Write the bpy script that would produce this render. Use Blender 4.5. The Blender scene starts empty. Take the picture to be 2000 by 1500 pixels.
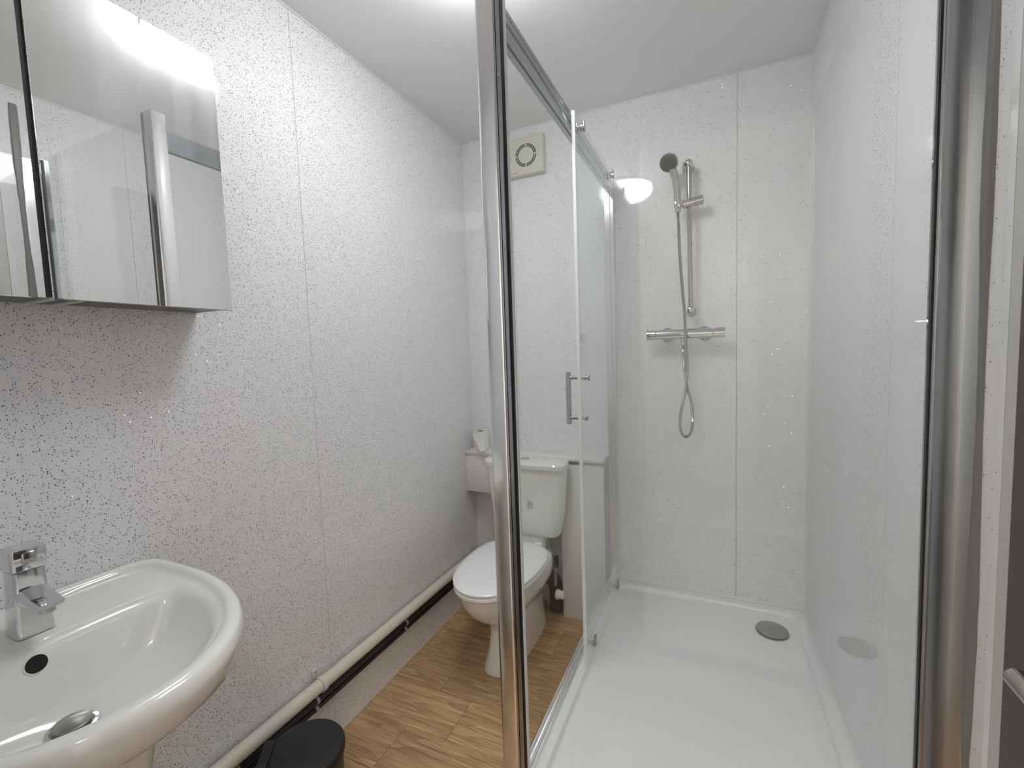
import bpy, bmesh, math, random
from mathutils import Vector, Matrix
random.seed(7)
PI = math.pi
C = bpy.context.scene.collection
H = 1.313            # camera height above the bathroom floor

# ------------------------------------------------------------------ camera
cam_d = bpy.data.cameras.new('camera'); cam = bpy.data.objects.new('camera', cam_d); C.objects.link(cam)
F_PX = 874.33; YAW = -0.429933; PITCH = -0.0736994; ROLL = -0.03400
cam_d.sensor_fit = 'HORIZONTAL'; cam_d.sensor_width = 36.0; cam_d.lens = 36.0 * F_PX / 2000.0
cam_d.clip_start = 0.005; cam_d.clip_end = 50
cy_, sy_ = math.cos(YAW), math.sin(YAW); cp_, sp_ = math.cos(PITCH), math.sin(PITCH)
fw = Vector((sy_ * cp_, cy_ * cp_, sp_)); rt = Vector((cy_, -sy_, 0)); up = rt.cross(fw)
r2 = math.cos(ROLL) * rt + math.sin(ROLL) * up; u2 = -math.sin(ROLL) * rt + math.cos(ROLL) * up
M = Matrix((r2, u2, -fw)).transposed().to_4x4(); M.translation = Vector((0, 0, H))
cam.matrix_world = M
bpy.context.scene.camera = cam

# ------------------------------------------------------------------ world, exposure
sc = bpy.context.scene
w = bpy.data.worlds.new('world'); sc.world = w; w.use_nodes = True
w.node_tree.nodes['Background'].inputs[0].default_value = (0.8, 0.8, 0.85, 1)
w.node_tree.nodes['Background'].inputs[1].default_value = 0.15
sc.view_settings.view_transform = 'Standard'; sc.view_settings.look = 'None'
sc.view_settings.gamma = 1.0; sc.view_settings.use_curve_mapping = False
sc.view_settings.exposure = 0.20
sc.cycles.max_bounces = 20; sc.cycles.diffuse_bounces = 10; sc.cycles.glossy_bounces = 8; sc.cycles.transparent_max_bounces = 24
LAMP_STRENGTH = 20.5
LAMP_C = (-0.558, 1.045); LAMP_R = 0.172
HALL_STRENGTH = 8.0

# added fill light behind the camera, hidden from reflections, shining in through the doorway
hl = bpy.data.lights.new('fill_light', 'AREA'); hl.shape = 'RECTANGLE'; hl.size = .5; hl.size_y = .34; hl.energy = 25; hl.color = (1.0, .975, .95)
hlo = bpy.data.objects.new('fill_light', hl); C.objects.link(hlo); hlo.location = (0.0, -.40, H + 1.07)

# ------------------------------------------------------------------ key planes (metres, floor z = 0)
XL, YB, ZC = -1.203, 2.10, H + 1.081
XR = 0.330; SH = 0.0115                     # right wall drifts outwards towards the door
def xr(y): return XR + SH * (YB - y)
YF = -0.05                                  # inner face of the wall with the doorway
ZT = H - 1.109                              # top of shower tray rim

# ------------------------------------------------------------------ materials
def mat(name, col, rough=0.5, metal=0.0, coat=0.0, spec=0.5, bump=None, vary=None, coat_rough=0.03):
    m = bpy.data.materials.new(name); m.use_nodes = True
    nt = m.node_tree; b = nt.nodes['Principled BSDF']
    b.inputs['Base Color'].default_value = (*col, 1); b.inputs['Roughness'].default_value = rough
    b.inputs['Metallic'].default_value = metal; b.inputs['Coat Weight'].default_value = coat
    b.inputs['Coat Roughness'].default_value = coat_rough
    b.inputs['Specular IOR Level'].default_value = spec
    tc = nt.nodes.new('ShaderNodeTexCoord')
    if vary:                                # (scale, amount) soft colour mottling
        n = nt.nodes.new('ShaderNodeTexNoise'); n.inputs['Scale'].default_value = vary[0]; n.inputs['Detail'].default_value = 5
        nt.links.new(tc.outputs['Object'], n.inputs['Vector'])
        mx = nt.nodes.new('ShaderNodeMix'); mx.data_type = 'RGBA'
        mx.inputs[6].default_value = (*[c * (1 - vary[1]) for c in col], 1)
        mx.inputs[7].default_value = (*[min(1, c * (1 + vary[1])) for c in col], 1)
        nt.links.new(n.outputs['Fac'], mx.inputs[0]); nt.links.new(mx.outputs[2], b.inputs['Base Color'])
    if bump:                                # (scale, strength)
        n = nt.nodes.new('ShaderNodeTexNoise'); n.inputs['Scale'].default_value = bump[0]; n.inputs['Detail'].default_value = 3
        nt.links.new(tc.outputs['Object'], n.inputs['Vector'])
        bp = nt.nodes.new('ShaderNodeBump'); bp.inputs['Strength'].default_value = bump[1]; bp.inputs['Distance'].default_value = 0.002
        nt.links.new(n.outputs['Fac'], bp.inputs['Height']); nt.links.new(bp.outputs[0], b.inputs['Normal'])
    return m

def math_node(nt, op, a, b=None):
    n = nt.nodes.new('ShaderNodeMath'); n.operation = op
    for i, v in enumerate((a, b)):
        if v is None: continue
        if isinstance(v, (int, float)): n.inputs[i].default_value = v
        else: nt.links.new(v, n.inputs[i])
    return n.outputs[0]

def panel_material(name, col, flake, keep=0.42, rough=0.07):
    """gloss shower panel with small mirror flakes pressed under the lacquer"""
    m = bpy.data.materials.new(name); m.use_nodes = True
    nt = m.node_tree; b = nt.nodes['Principled BSDF']; out = nt.nodes['Material Output']
    b.inputs['Roughness'].default_value = rough; b.inputs['Specular IOR Level'].default_value = 0.45
    tc = nt.nodes.new('ShaderNodeTexCoord')
    # soft pearly mottling
    n = nt.nodes.new('ShaderNodeTexNoise'); n.inputs['Scale'].default_value = 5; n.inputs['Detail'].default_value = 3
    nt.links.new(tc.outputs['Object'], n.inputs['Vector'])
    mx = nt.nodes.new('ShaderNodeMix'); mx.data_type = 'RGBA'
    mx.inputs[6].default_value = (col[0] * 1.00, col[1] * .975, col[2] * .985, 1)
    mx.inputs[7].default_value = (col[0] * .99, col[1] * 1.01, col[2] * .985, 1)
    nt.links.new(n.outputs['Fac'], mx.inputs[0]); nt.links.new(mx.outputs[2], b.inputs['Base Color'])
    # flakes: irregular cells, thinned out at random, each of its own size
    wn = nt.nodes.new('ShaderNodeTexNoise'); wn.inputs['Scale'].default_value = 500; wn.inputs['Detail'].default_value = 1
    nt.links.new(tc.outputs['Object'], wn.inputs['Vector'])
    vm = nt.nodes.new('ShaderNodeVectorMath'); vm.operation = 'MULTIPLY_ADD'
    nt.links.new(wn.outputs['Color'], vm.inputs[0]); vm.inputs[1].default_value = (.0011, .0011, .0011)
    nt.links.new(tc.outputs['Object'], vm.inputs[2])
    v = nt.nodes.new('ShaderNodeTexVoronoi'); v.inputs['Scale'].default_value = 235
    nt.links.new(vm.outputs[0], v.inputs['Vector'])
    sp = nt.nodes.new('ShaderNodeSeparateColor'); nt.links.new(v.outputs['Color'], sp.inputs[0])
    size = math_node(nt, 'MULTIPLY_ADD', sp.outputs[1], 0.20); size.node.inputs[2].default_value = 0.13
    inside = math_node(nt, 'LESS_THAN', v.outputs['Distance'], size)
    kept = math_node(nt, 'LESS_THAN', sp.outputs[0], keep)
    mask = math_node(nt, 'MULTIPLY', inside, kept)
    fl = nt.nodes.new('ShaderNodeBsdfPrincipled')
    fl.inputs['Metallic'].default_value = 1; fl.inputs['Roughness'].default_value = 0.16
    fl.inputs['Coat Weight'].default_value = 1; fl.inputs['Coat Roughness'].default_value = rough
    mf = nt.nodes.new('ShaderNodeMix'); mf.data_type = 'RGBA'
    mf.inputs[6].default_value = (*[c * .55 for c in flake], 1); mf.inputs[7].default_value = (*[c * 1.5 for c in flake], 1)
    nt.links.new(sp.outputs[2], mf.inputs[0]); nt.links.new(mf.outputs[2], fl.inputs['Base Color'])
    geo = nt.nodes.new('ShaderNodeNewGeometry')
    v1 = nt.nodes.new('ShaderNodeVectorMath'); v1.operation = 'SUBTRACT'; v1.inputs[1].default_value = (.5, .5, .5)
    nt.links.new(v.outputs['Color'], v1.inputs[0])
    v2 = nt.nodes.new('ShaderNodeVectorMath'); v2.operation = 'MULTIPLY_ADD'; v2.inputs[1].default_value = (.95, .95, .95)
    nt.links.new(v1.outputs[0], v2.inputs[0]); nt.links.new(geo.outputs['Normal'], v2.inputs[2])
    v3 = nt.nodes.new('ShaderNodeVectorMath'); v3.operation = 'NORMALIZE'; nt.links.new(v2.outputs[0], v3.inputs[0])
    nt.links.new(v3.outputs[0], fl.inputs['Normal'])
    ms = nt.nodes.new('ShaderNodeMixShader'); nt.links.new(mask, ms.inputs[0])
    nt.links.new(b.outputs[0], ms.inputs[1]); nt.links.new(fl.outputs[0], ms.inputs[2])
    nt.links.new(ms.outputs[0], out.inputs[0])
    return m

def glass_material(name, tint=(0.985, 0.993, 0.99), refl=1.0):
    m = bpy.data.materials.new(name); m.use_nodes = True
    nt = m.node_tree; nt.nodes.clear()
    out = nt.nodes.new('ShaderNodeOutputMaterial'); t = nt.nodes.new('ShaderNodeBsdfTransparent')
    t.inputs[0].default_value = (*tint, 1)
    g = nt.nodes.new('ShaderNodeBsdfGlossy'); g.inputs['Roughness'].default_value = 0.0; g.inputs[0].default_value = (refl, refl, refl, 1)
    f = nt.nodes.new('ShaderNodeFresnel'); ge = nt.nodes.new('ShaderNodeNewGeometry')
    # thin pane: no total internal reflection on the way out, so the index is inverted on back faces
    ior = math_node(nt, 'MULTIPLY_ADD', ge.outputs['Backfacing'], 1 / 1.45 - 1.45); ior.node.inputs[2].default_value = 1.45
    nt.links.new(ior, f.inputs[0])
    mx = nt.nodes.new('ShaderNodeMixShader'); nt.links.new(f.outputs[0], mx.inputs[0])
    nt.links.new(t.outputs[0], mx.inputs[1]); nt.links.new(g.outputs[0], mx.inputs[2]); nt.links.new(mx.outputs[0], out.inputs[0])
    return m

def mirror_material():
    m = bpy.data.materials.new('mirror_glass'); m.use_nodes = True
    nt = m.node_tree; b = nt.nodes['Principled BSDF']
    b.inputs['Metallic'].default_value = 1; b.inputs['Base Color'].default_value = (.86, .88, .87, 1)
    # wiped-cleaning smears: vertical streaks of slightly hazier glass
    tc = nt.nodes.new('ShaderNodeTexCoord'); mp = nt.nodes.new('ShaderNodeMapping'); mp.inputs['Scale'].default_value = (1, 14, 1.1)
    mp.inputs['Rotation'].default_value = (0.12, 0, 0)
    nt.links.new(tc.outputs['Object'], mp.inputs[0])
    n = nt.nodes.new('ShaderNodeTexNoise'); n.inputs['Scale'].default_value = 2.2; n.inputs['Detail'].default_value = 6; n.inputs['Roughness'].default_value = .7
    nt.links.new(mp.outputs[0], n.inputs['Vector'])
    r = nt.nodes.new('ShaderNodeValToRGB'); r.color_ramp.elements[0].position = .42; r.color_ramp.elements[1].position = .75
    nt.links.new(n.outputs['Fac'], r.inputs[0])
    g = nt.nodes.new('ShaderNodeBsdfGlossy'); g.inputs['Roughness'].default_value = .38; g.inputs[0].default_value = (.86, .9, .92, 1)
    b.inputs['Roughness'].default_value = 0.0
    ms = nt.nodes.new('ShaderNodeMixShader')
    k = math_node(nt, 'MULTIPLY_ADD', r.outputs[0], .07); k.node.inputs[2].default_value = .02
    nt.links.new(k, ms.inputs[0])
    nt.links.new(b.outputs[0], ms.inputs[1]); nt.links.new(g.outputs[0], ms.inputs[2])
    nt.links.new(ms.outputs[0], nt.nodes['Material Output'].inputs[0])
    return m

def wood_material():
    m = bpy.data.materials.new('oak_effect_vinyl'); m.use_nodes = True
    nt = m.node_tree; b = nt.nodes['Principled BSDF']; b.inputs['Roughness'].default_value = .42
    tc = nt.nodes.new('ShaderNodeTexCoord'); oi = nt.nodes.new('ShaderNodeObjectInfo')
    off = nt.nodes.new('ShaderNodeVectorMath'); off.operation = 'MULTIPLY_ADD'
    cx = nt.nodes.new('ShaderNodeCombineXYZ')
    for i in range(3): nt.links.new(oi.outputs['Random'], cx.inputs[i])
    nt.links.new(cx.outputs[0], off.inputs[0]); off.inputs[1].default_value = (37, 23, 11); nt.links.new(tc.outputs['Object'], off.inputs[2])
    mp = nt.nodes.new('ShaderNodeMapping'); mp.inputs['Scale'].default_value = (.7, 6.0, 1); nt.links.new(off.outputs[0], mp.inputs[0])
    n = nt.nodes.new('ShaderNodeTexNoise'); n.inputs['Scale'].default_value = 1.7; n.inputs['Detail'].default_value = 2; nt.links.new(mp.outputs[0], n.inputs['Vector'])
    rings = math_node(nt, 'FRACT', math_node(nt, 'MULTIPLY', n.outputs['Fac'], 12))
    r1 = nt.nodes.new('ShaderNodeValToRGB')
    e = r1.color_ramp.elements; e[0].position = 0; e[0].color = (.44, .28, .14, 1); e[1].position = 1; e[1].color = (.62, .42, .23, 1)
    x = e.new(.55); x.color = (.53, .345, .18, 1)
    nt.links.new(rings, r1.inputs[0])
    mp2 = nt.nodes.new('ShaderNodeMapping'); mp2.inputs['Scale'].default_value = (2.2, 70, 1); nt.links.new(off.outputs[0], mp2.inputs[0])
    n2 = nt.nodes.new('ShaderNodeTexNoise'); n2.inputs['Scale'].default_value = 2; n2.inputs['Detail'].default_value = 5; n2.inputs['Roughness'].default_value = .65; nt.links.new(mp2.outputs[0], n2.inputs['Vector'])
    r2_ = nt.nodes.new('ShaderNodeValToRGB'); r2_.color_ramp.elements[0].position = .34; r2_.color_ramp.elements[0].color = (.52, .50, .47, 1); r2_.color_ramp.elements[1].position = .62; r2_.color_ramp.elements[1].color = (1.08, 1.06, 1.04, 1)
    nt.links.new(n2.outputs['Fac'], r2_.inputs[0])
    mx = nt.nodes.new('ShaderNodeMix'); mx.data_type = 'RGBA'; mx.blend_type = 'MULTIPLY'; mx.inputs[0].default_value = .9
    nt.links.new(r1.outputs[0], mx.inputs[6]); nt.links.new(r2_.outputs[0], mx.inputs[7])
    hs = nt.nodes.new('ShaderNodeHueSaturation'); hs.inputs['Saturation'].default_value = 1.0
    val = math_node(nt, 'MULTIPLY_ADD', oi.outputs['Random'], .30); val.node.inputs[2].default_value = .90
    nt.links.new(val, hs.inputs['Value']); nt.links.new(mx.outputs[2], hs.inputs['Color']); nt.links.new(hs.outputs[0], b.inputs['Base Color'])
    bp = nt.nodes.new('ShaderNodeBump'); bp.inputs['Strength'].default_value = .25; bp.inputs['Distance'].default_value = .001
    nt.links.new(n2.outputs['Fac'], bp.inputs['Height']); nt.links.new(bp.outputs[0], b.inputs['Normal'])
    return m

def emit(name, col, s):
    m = bpy.data.materials.new(name); m.use_nodes = True; nt = m.node_tree; nt.nodes.clear()
    o = nt.nodes.new('ShaderNodeOutputMaterial'); e = nt.nodes.new('ShaderNodeEmission')
    e.inputs[0].default_value = (*col, 1); e.inputs[1].default_value = s; nt.links.new(e.outputs[0], o.inputs[0]); return m

PANEL = panel_material('sparkle_panel', (.825, .828, .842), (.22, .22, .225), keep=.5, rough=.045)
PANEL2 = panel_material('sparkle_panel_glare', (.825, .828, .842), (.24, .24, .245), keep=.34, rough=.04)  # same panel, flakes thinned to stand for reflections washing them out
CEIL = mat('ceiling_paint', (.86, .86, .86), .45, vary=(3, .02), bump=(8, .12))
SEAL = mat('white_sealant', (.78, .78, .76), .3)
GREYSEAL = mat('shadow_gap_sealant', (.22, .21, .2), .45, bump=(30, .5))
PAINT = mat('white_painted_board', (.80, .785, .76), .4, bump=(20, .1))
GLOSSW = mat('white_gloss_wood', (.62, .61, .59), .3)
CERAM = mat('white_ceramic', (.83, .825, .79), .12, coat=.6)
SEATM = mat('white_plastic_seat', (.92, .92, .915), .22, coat=.3)
ACRYL = mat('white_acrylic_tray', (.80, .805, .80), .22, coat=.2, vary=(4, .02))
PIPEM = mat('cream_plastic_pipe', (.70, .67, .57), .32, vary=(12, .06), bump=(40, .1))
DARKP = mat('shaded_copper_pipe', (.035, .036, .045), .35, metal=.4)  # copper pipes, shade under the waste pipe put into their colour
CHROME = mat('chrome', (.56, .57, .58), .06, metal=1)
CHROME_T = mat('tap_chrome', (.74, .75, .76), .08, metal=1)
CHROME_W = mat('worn_chrome', (.50, .50, .51), .16, metal=1)
ALU = mat('polished_aluminium', (.90, .90, .91), .16, metal=1)
ALU_D = mat('darker_aluminium', (.42, .44, .46), .22, metal=1)
RAILM = mat('rail_chrome_warm', (.46, .42, .37), .12, metal=1)  # plain chrome with a brownish reflection put into its colour
BLACK = mat('black_rubber', (.012, .012, .013), .45)
BIN = mat('black_plastic', (.010, .010, .011), .42)
STEEL = mat('brushed_steel', (.42, .41, .40), .28, metal=1)
GREYP = mat('grey_rubber', (.075, .075, .08), .5)
FANM = mat('cream_plastic', (.68, .66, .56), .4)
DARKHOLE = mat('dark_interior', (.01, .01, .01), .8)
SOIL = mat('brown_soil_pipe', (.10, .035, .028), .4)
WOODB = mat('raw_wood', (.30, .19, .11), .7, vary=(40, .2))
PAPER = mat('toilet_paper', (.80, .79, .74), .9)
CARD = mat('cardboard_core', (.30, .25, .2), .9)
DOORM = mat('dark_grey_door_paint', (.070, .056, .054), .5, vary=(6, .1))
GLASS = glass_material('clear_glass')
GLASS_D = glass_material('door_glass', (.962, .985, .978))
EDGE = mat('frosted_edge_seal', (.88, .90, .90), .3)
CLEARP = mat('translucent_white_seal', (.72, .74, .73), .3)
MIRROR = mirror_material()
WOOD = wood_material()
HALLM = mat('hall_paint', (.82, .80, .76), .7)
PRINT = mat('grey_print', (.08, .08, .085), .6); PRINT2 = mat('faint_print', (.26, .26, .27), .6)
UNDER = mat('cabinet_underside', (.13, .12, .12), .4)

# ------------------------------------------------------------------ mesh helpers
def new(): return bmesh.new()

def box(bm, x0, x1, y0, y1, z0, z1, bev=0.0, seg=2):
    vs = [bm.verts.new((x, y, z)) for x in (x0, x1) for y in (y0, y1) for z in (z0, z1)]
    idx = [(0, 1, 3, 2), (4, 6, 7, 5), (0, 4, 5, 1), (2, 3, 7, 6), (0, 2, 6, 4), (1, 5, 7, 3)]
    fs = [bm.faces.new([vs[i] for i in f]) for f in idx]
    if bev > 0:
        es = list({e for f in fs for e in f.edges})
        bmesh.ops.bevel(bm, geom=es, offset=bev, segments=seg, profile=.5, affect='EDGES')
    return bm

def loft(bm, rings, cap0=True, cap1=True, closed=False):
    R = [[bm.verts.new(p) for p in r] for r in rings]; n = len(R[0]); m = len(R)
    for i in range(m if closed else m - 1):
        a, b = R[i], R[(i + 1) % m]
        for j in range(n):
            bm.faces.new((a[j], a[(j + 1) % n], b[(j + 1) % n], b[j]))
    if cap0 and not closed: bm.faces.new(list(reversed(R[0])))
    if cap1 and not closed: bm.faces.new(R[-1])
    return bm

def circle(c, r, ax, n=24, r2v=None):
    ax = Vector(ax).normalized(); t = Vector((0, 0, 1)) if abs(ax.z) < .9 else Vector((1, 0, 0))
    u = ax.cross(t).normalized(); v = ax.cross(u)
    rb = r if r2v is None else r2v
    return [Vector(c) + u * (r * math.cos(2 * PI * k / n)) + v * (rb * math.sin(2 * PI * k / n)) for k in range(n)]

def lathe(bm, base, ax, prof, n=24):
    """prof: (distance along the axis, radius)"""
    ax = Vector(ax).normalized()
    return loft(bm, [circle(Vector(base) + ax * d, max(r, 1e-4), ax, n) for d, r in prof])

def cyl(bm, a, b, r, n=20, bev=.0):
    a = Vector(a); b = Vector(b); L = (b - a).length
    prof = [(0, r), (L, r)] if bev <= 0 else [(0, r - bev), (bev, r), (L - bev, r), (L, r - bev)]
    return lathe(bm, a, b - a, prof, n)

def tube(bm, pts, rad, n=10):
    pts = [Vector(p) for p in pts]; rings = []; prev = None
    for i, p in enumerate(pts):
        t = (pts[min(i + 1, len(pts) - 1)] - pts[max(i - 1, 0)]).normalized()
        if prev is None:
            s = Vector((0, 0, 1)) if abs(t.z) < .9 else Vector((1, 0, 0)); u = t.cross(s).normalized()
        else: u = (prev - t * prev.dot(t)).normalized()
        prev = u; v = t.cross(u); r = rad(i) if callable(rad) else rad
        rings.append([p + u * r * math.cos(2 * PI * k / n) + v * r * math.sin(2 * PI * k / n) for k in range(n)])
    return loft(bm, rings)

def spline(ctrl, step=.01):
    P = [Vector(p) for p in ctrl]; P = [2 * P[0] - P[1]] + P + [2 * P[-1] - P[-2]]; out = []
    for i in range(1, len(P) - 2):
        a, b, c, d = P[i - 1:i + 3]; n = max(2, int((c - b).length / step))
        for k in range(n):
            t = k / n
            out.append(.5 * ((2 * b) + (c - a) * t + (2 * a - 5 * b + 4 * c - d) * t * t + (3 * b - a - 3 * c + d) * t ** 3))
    out.append(P[-2]); return out

def extrude_profile(bm, prof, axis, a, b):
    """closed 2-D profile pushed along an axis; prof in the two other axes, in order"""
    def P(u, v, t):
        return {'x': (t, u, v), 'y': (u, t, v), 'z': (u, v, t)}[axis]
    return loft(bm, [[P(u, v, a) for u, v in prof], [P(u, v, b) for u, v in prof]])

def obj(name, bm, m, parent=None, smooth=True, angle=35, label=None):
    bmesh.ops.recalc_face_normals(bm, faces=bm.faces[:])
    me = bpy.data.meshes.new(name); base = Vector((0, 0, 0))
    if parent is not None:
        base = parent.location.copy()
        if parent.parent: base = base + parent.parent.location
    elif len(bm.verts):
        xs = [v.co for v in bm.verts]
        base = Vector(((min(v.x for v in xs) + max(v.x for v in xs)) / 2, (min(v.y for v in xs) + max(v.y for v in xs)) / 2, min(v.z for v in xs)))
    bmesh.ops.translate(bm, verts=bm.verts[:], vec=-base)
    if smooth:
        for f in bm.faces: f.smooth = True
        for e in bm.edges:
            if len(e.link_faces) == 2 and e.calc_face_angle(0) > math.radians(angle): e.smooth = False
    bm.to_mesh(me); bm.free(); me.materials.append(m)
    o = bpy.data.objects.new(name, me); C.objects.link(o)
    if parent is not None:
        o.parent = parent; o.location = (0, 0, 0)
    else: o.location = base
    if label: o['label'] = label
    return o

def thing(name, label, cat, loc, group=None):
    o = bpy.data.objects.new(name, None); C.objects.link(o); o.location = loc; o.empty_display_size = .05
    o['label'] = label; o['category'] = cat
    if group: o['group'] = group
    return o

def tag(o, label, cat, group=None):
    o['label'] = label; o['category'] = cat
    if group: o['group'] = group
    return o

def struct(name, bm, m, label=None, **k):
    o = obj(name, bm, m, **k); o['kind'] = 'structure'
    if label: o['label'] = label
    return o

def box_obj(name, m, parent, *a, bev=0.0, label=None):
    return obj(name, box(new(), *a, bev=bev), m, parent, label=label)

# ================================================================== ROOM SHELL
fl = struct('floor', box(new(), XL - .06, .42, YF - .10, YB + .06, -.04, -.003), mat('floor_underlay', (.05, .035, .02), .8), 'wood effect vinyl plank floor')
GAP = .0006
ys = 1.19 - .18 * 7; row = 0; offs = {5: None}
while ys < YB:
    y0, y1 = max(ys, YF - .02), min(ys + .18, YB)
    k = int(round((ys - 1.19) / .18))
    cuts = {0: -.84, 3: -.645, 2: -1.02, 1: -.985, -1: -1.0, -2: -.55, 4: -1.0, -3: -.9}.get(k, -.7)
    xs = [XL, cuts, cuts + .95, .40] if cuts + .95 < .38 else [XL, cuts, .40]
    if y1 - y0 > .01:
        for a, b in zip(xs[:-1], xs[1:]):
            obj('plank', box(new(), a + GAP, b - GAP, y0 + GAP, y1 - GAP, -.003, 0, bev=.0005, seg=1), WOOD, fl)
    ys += .18

wl = struct('wall_left', box(new(), XL - .06, XL - .009, YF - .1, YB + .06, 0, ZC), PAINT, 'left wall clad in glossy sparkle panels')
for a, b in ((YF, .06), (.06, 1.06), (1.06, YB)):
    obj('wall_panel', box(new(), XL - .009, XL, a + .0006, b - .0006, 0.0, ZC, bev=.0008, seg=1), PANEL, wl)
wb = struct('wall_back', box(new(), XL - .06, .42, YB + .009, YB + .06, 0, ZC), PAINT, 'back wall clad in glossy sparkle panels')
for a, b in ((XL, -.924), (-.924, .076), (.076, .345)):
    obj('wall_panel', box(new(), a + .0006, b - .0006, YB, YB + .009, 0.0, ZC, bev=.0008, seg=1), PANEL2, wb)
def right_slab(y0, y1, t0, t1, z0, z1):
    bm = box(new(), 0, 1, y0, y1, z0, z1)
    for v in bm.verts: v.co.x = xr(v.co.y) + (t0 if v.co.x < .5 else t1)
    return bm
wr = struct('wall_right', right_slab(YF - .1, YB + .06, .009, .06, 0, ZC), PAINT, 'right wall clad in glossy sparkle panels')
for a, b in ((.80, 1.217), (1.217, YB)):
    obj('wall_panel', right_slab(a + .0006, b - .0006, 0, .009, 0, ZC), PANEL2, wr)
obj('wall_panel', right_slab(YF, .7994, .0, .009, 0, ZC), GLOSSW, wr, label='plain white boarding by the door')
struct('ceiling', box(new(), XL - .06, .42, YF - .1, YB + .06, ZC, ZC + .05), CEIL, 'plain painted ceiling')

# wall with the doorway, behind the camera
DX0, DX1, DZ = -.28, .315, H + .80
wf = struct('wall_front', box(new(), XL - .06, DX0, YF - .10, YF, 0, ZC), PANEL, 'wall with the doorway')
struct('wall_front', box(new(), DX1, .42, YF - .10, YF, 0, ZC), PANEL)
struct('wall_front', box(new(), DX0, DX1, YF - .10, YF, DZ, ZC), PANEL)
struct('trim_1', box(new(), DX0 - .055, DX0, YF, YF + .016, 0, DZ + .055, bev=.003), GLOSSW, 'white door architrave')
struct('trim_2', box(new(), DX0, DX1, YF, YF + .016, DZ, DZ + .055, bev=.003), GLOSSW, 'white door architrave')
# hallway beyond the doorway
hall = new()
for a in ((-1.0, -.95, -1.6, -.15), (1.0, 1.05, -1.6, -.15), (-1.0, 1.05, -1.65, -1.6)): box(hall, *a, 0, ZC)
struct('wall_hall', hall, HALLM, 'hallway walls behind the doorway')
struct('ceiling', box(new(), -1.0, 1.05, -1.65, -.15, ZC, ZC + .05), HALLM, 'hallway ceiling')
struct('floor', box(new(), -1.0, 1.05, -1.65, -.15, -.04, 0), mat('hall_carpet', (.42, .38, .34), .95), 'hallway floor')

# sealant beads
def bead(name, a, b, r=.0035, m=SEAL):
    return struct(name, cyl(new(), a, b, r, 8), m)
bead('trim_3', (XL + .001, YF, ZC - .002), (XL + .001, YB, ZC - .002))
bead('trim_4', (XL, YB - .001, ZC - .002), (xr(YB), YB - .001, ZC - .002))
bead('trim_5', (xr(YF) - .001, YF, ZC - .002), (xr(YB) - .001, YB, ZC - .002))
bead('trim_6', (XL + .001, YB - .001, 0), (XL + .001, YB - .001, ZC))
bead('trim_7', (xr(YB) - .001, YB - .001, ZT), (xr(YB) - .001, YB - .001, ZC))
bead('trim_8', (XL + .001, YF, .002), (XL + .001, YB, .002), .003, mat('cream_floor_bead', (.62, .54, .40), .4))
bead('trim_9', (-.41, YB - .001, ZT + .001), (XR, YB - .001, ZT + .001))
bead('trim_10', (xr(.95) - .001, .95, ZT + .001), (xr(YB) - .001, YB, ZT + .001))

# ================================================================== CEILING LAMP
lt = thing('ceiling_light', 'round white opal dome light on the ceiling', 'light', (LAMP_C[0], LAMP_C[1], ZC))
obj('lamp_base', lathe(new(), (*LAMP_C, ZC), (0, 0, -1), [(0, LAMP_R * 1.0), (.002, LAMP_R * 1.015), (.014, LAMP_R * 1.015), (.016, LAMP_R * 1.0)], 64), SEATM, lt)
obj('lamp_shade', lathe(new(), (*LAMP_C, ZC - .016), (0, 0, -1), [(0, LAMP_R * .99), (.004, LAMP_R), (.032, LAMP_R), (.050, LAMP_R * .96), (.064, LAMP_R * .85), (.074, LAMP_R * .65), (.080, LAMP_R * .4), (.081, .01)], 64),
    emit('opal_glow', (.975, .985, 1.0), LAMP_STRENGTH), lt)
lt2 = tag(obj('ceiling_light', lathe(new(), (-.47, -1.25, ZC - .20), (0, 0, -1), [(0, .02), (.015, .03), (.04, .036), (.065, .03), (.08, .01)], 24), emit('warm_glow', (1.0, .72, .42), HALL_STRENGTH)),
    'small warm hallway lamp behind the camera, seen mirrored in the right wall', 'light')

# ================================================================== SHOWER TRAY
tx0, tx1, ty0, ty1 = -.472, XR + .002, .885, YB
def rrect(x0, x1, y0, y1, z, r, n=6, skew=0.0):
    pts = []
    for cx, cyy, a0 in ((x1 - r, y1 - r, 0), (x0 + r, y1 - r, PI / 2), (x0 + r, y0 + r, PI), (x1 - r, y0 + r, 1.5 * PI)):
        for k in range(n + 1):
            a = a0 + PI / 2 * k / n; pts.append((cx + r * math.cos(a), cyy + r * math.sin(a), z))
    return pts
tray = thing('shower_tray', 'large white rectangular shower tray with low flat rim', 'shower tray', ((tx0 + tx1) / 2, (ty0 + ty1) / 2, 0))
R = []
for (i, z, r) in ((0, ZT - .045, .01), (0, ZT - .004, .01), (.0015, ZT - .001, .009), (.004, ZT, .008), (.038, ZT, .03), (.0405, ZT - .0015, .032), (.0425, ZT - .005, .034), (.0465, ZT - .013, .038), (.0495, ZT - .0155, .04), (.056, ZT - .0165, .045), (.13, ZT - .018, .05)):
    il = i if i < .02 else i + .018
    R.append(rrect(tx0 + il, tx1 - i, ty0 + i, ty1 - i * 1.15, z, r))
tb = loft(new(), R)
for v_ in tb.verts:
    if v_.co.x > 0: v_.co.x += SH * (YB - v_.co.y)
obj('tray_body', tb, ACRYL, tray)
pl = new(); box(pl, tx0 + .012, tx0 + .03, ty0 + .012, ty1 - .001, 0, ZT - .045); box(pl, tx0 + .03, tx1 - .001, ty0 + .012, ty0 + .03, 0, ZT - .045)
obj('plinth', pl, PAINT, tray)
dc = (.197, 1.925)
zz = ZT - .0165
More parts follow.
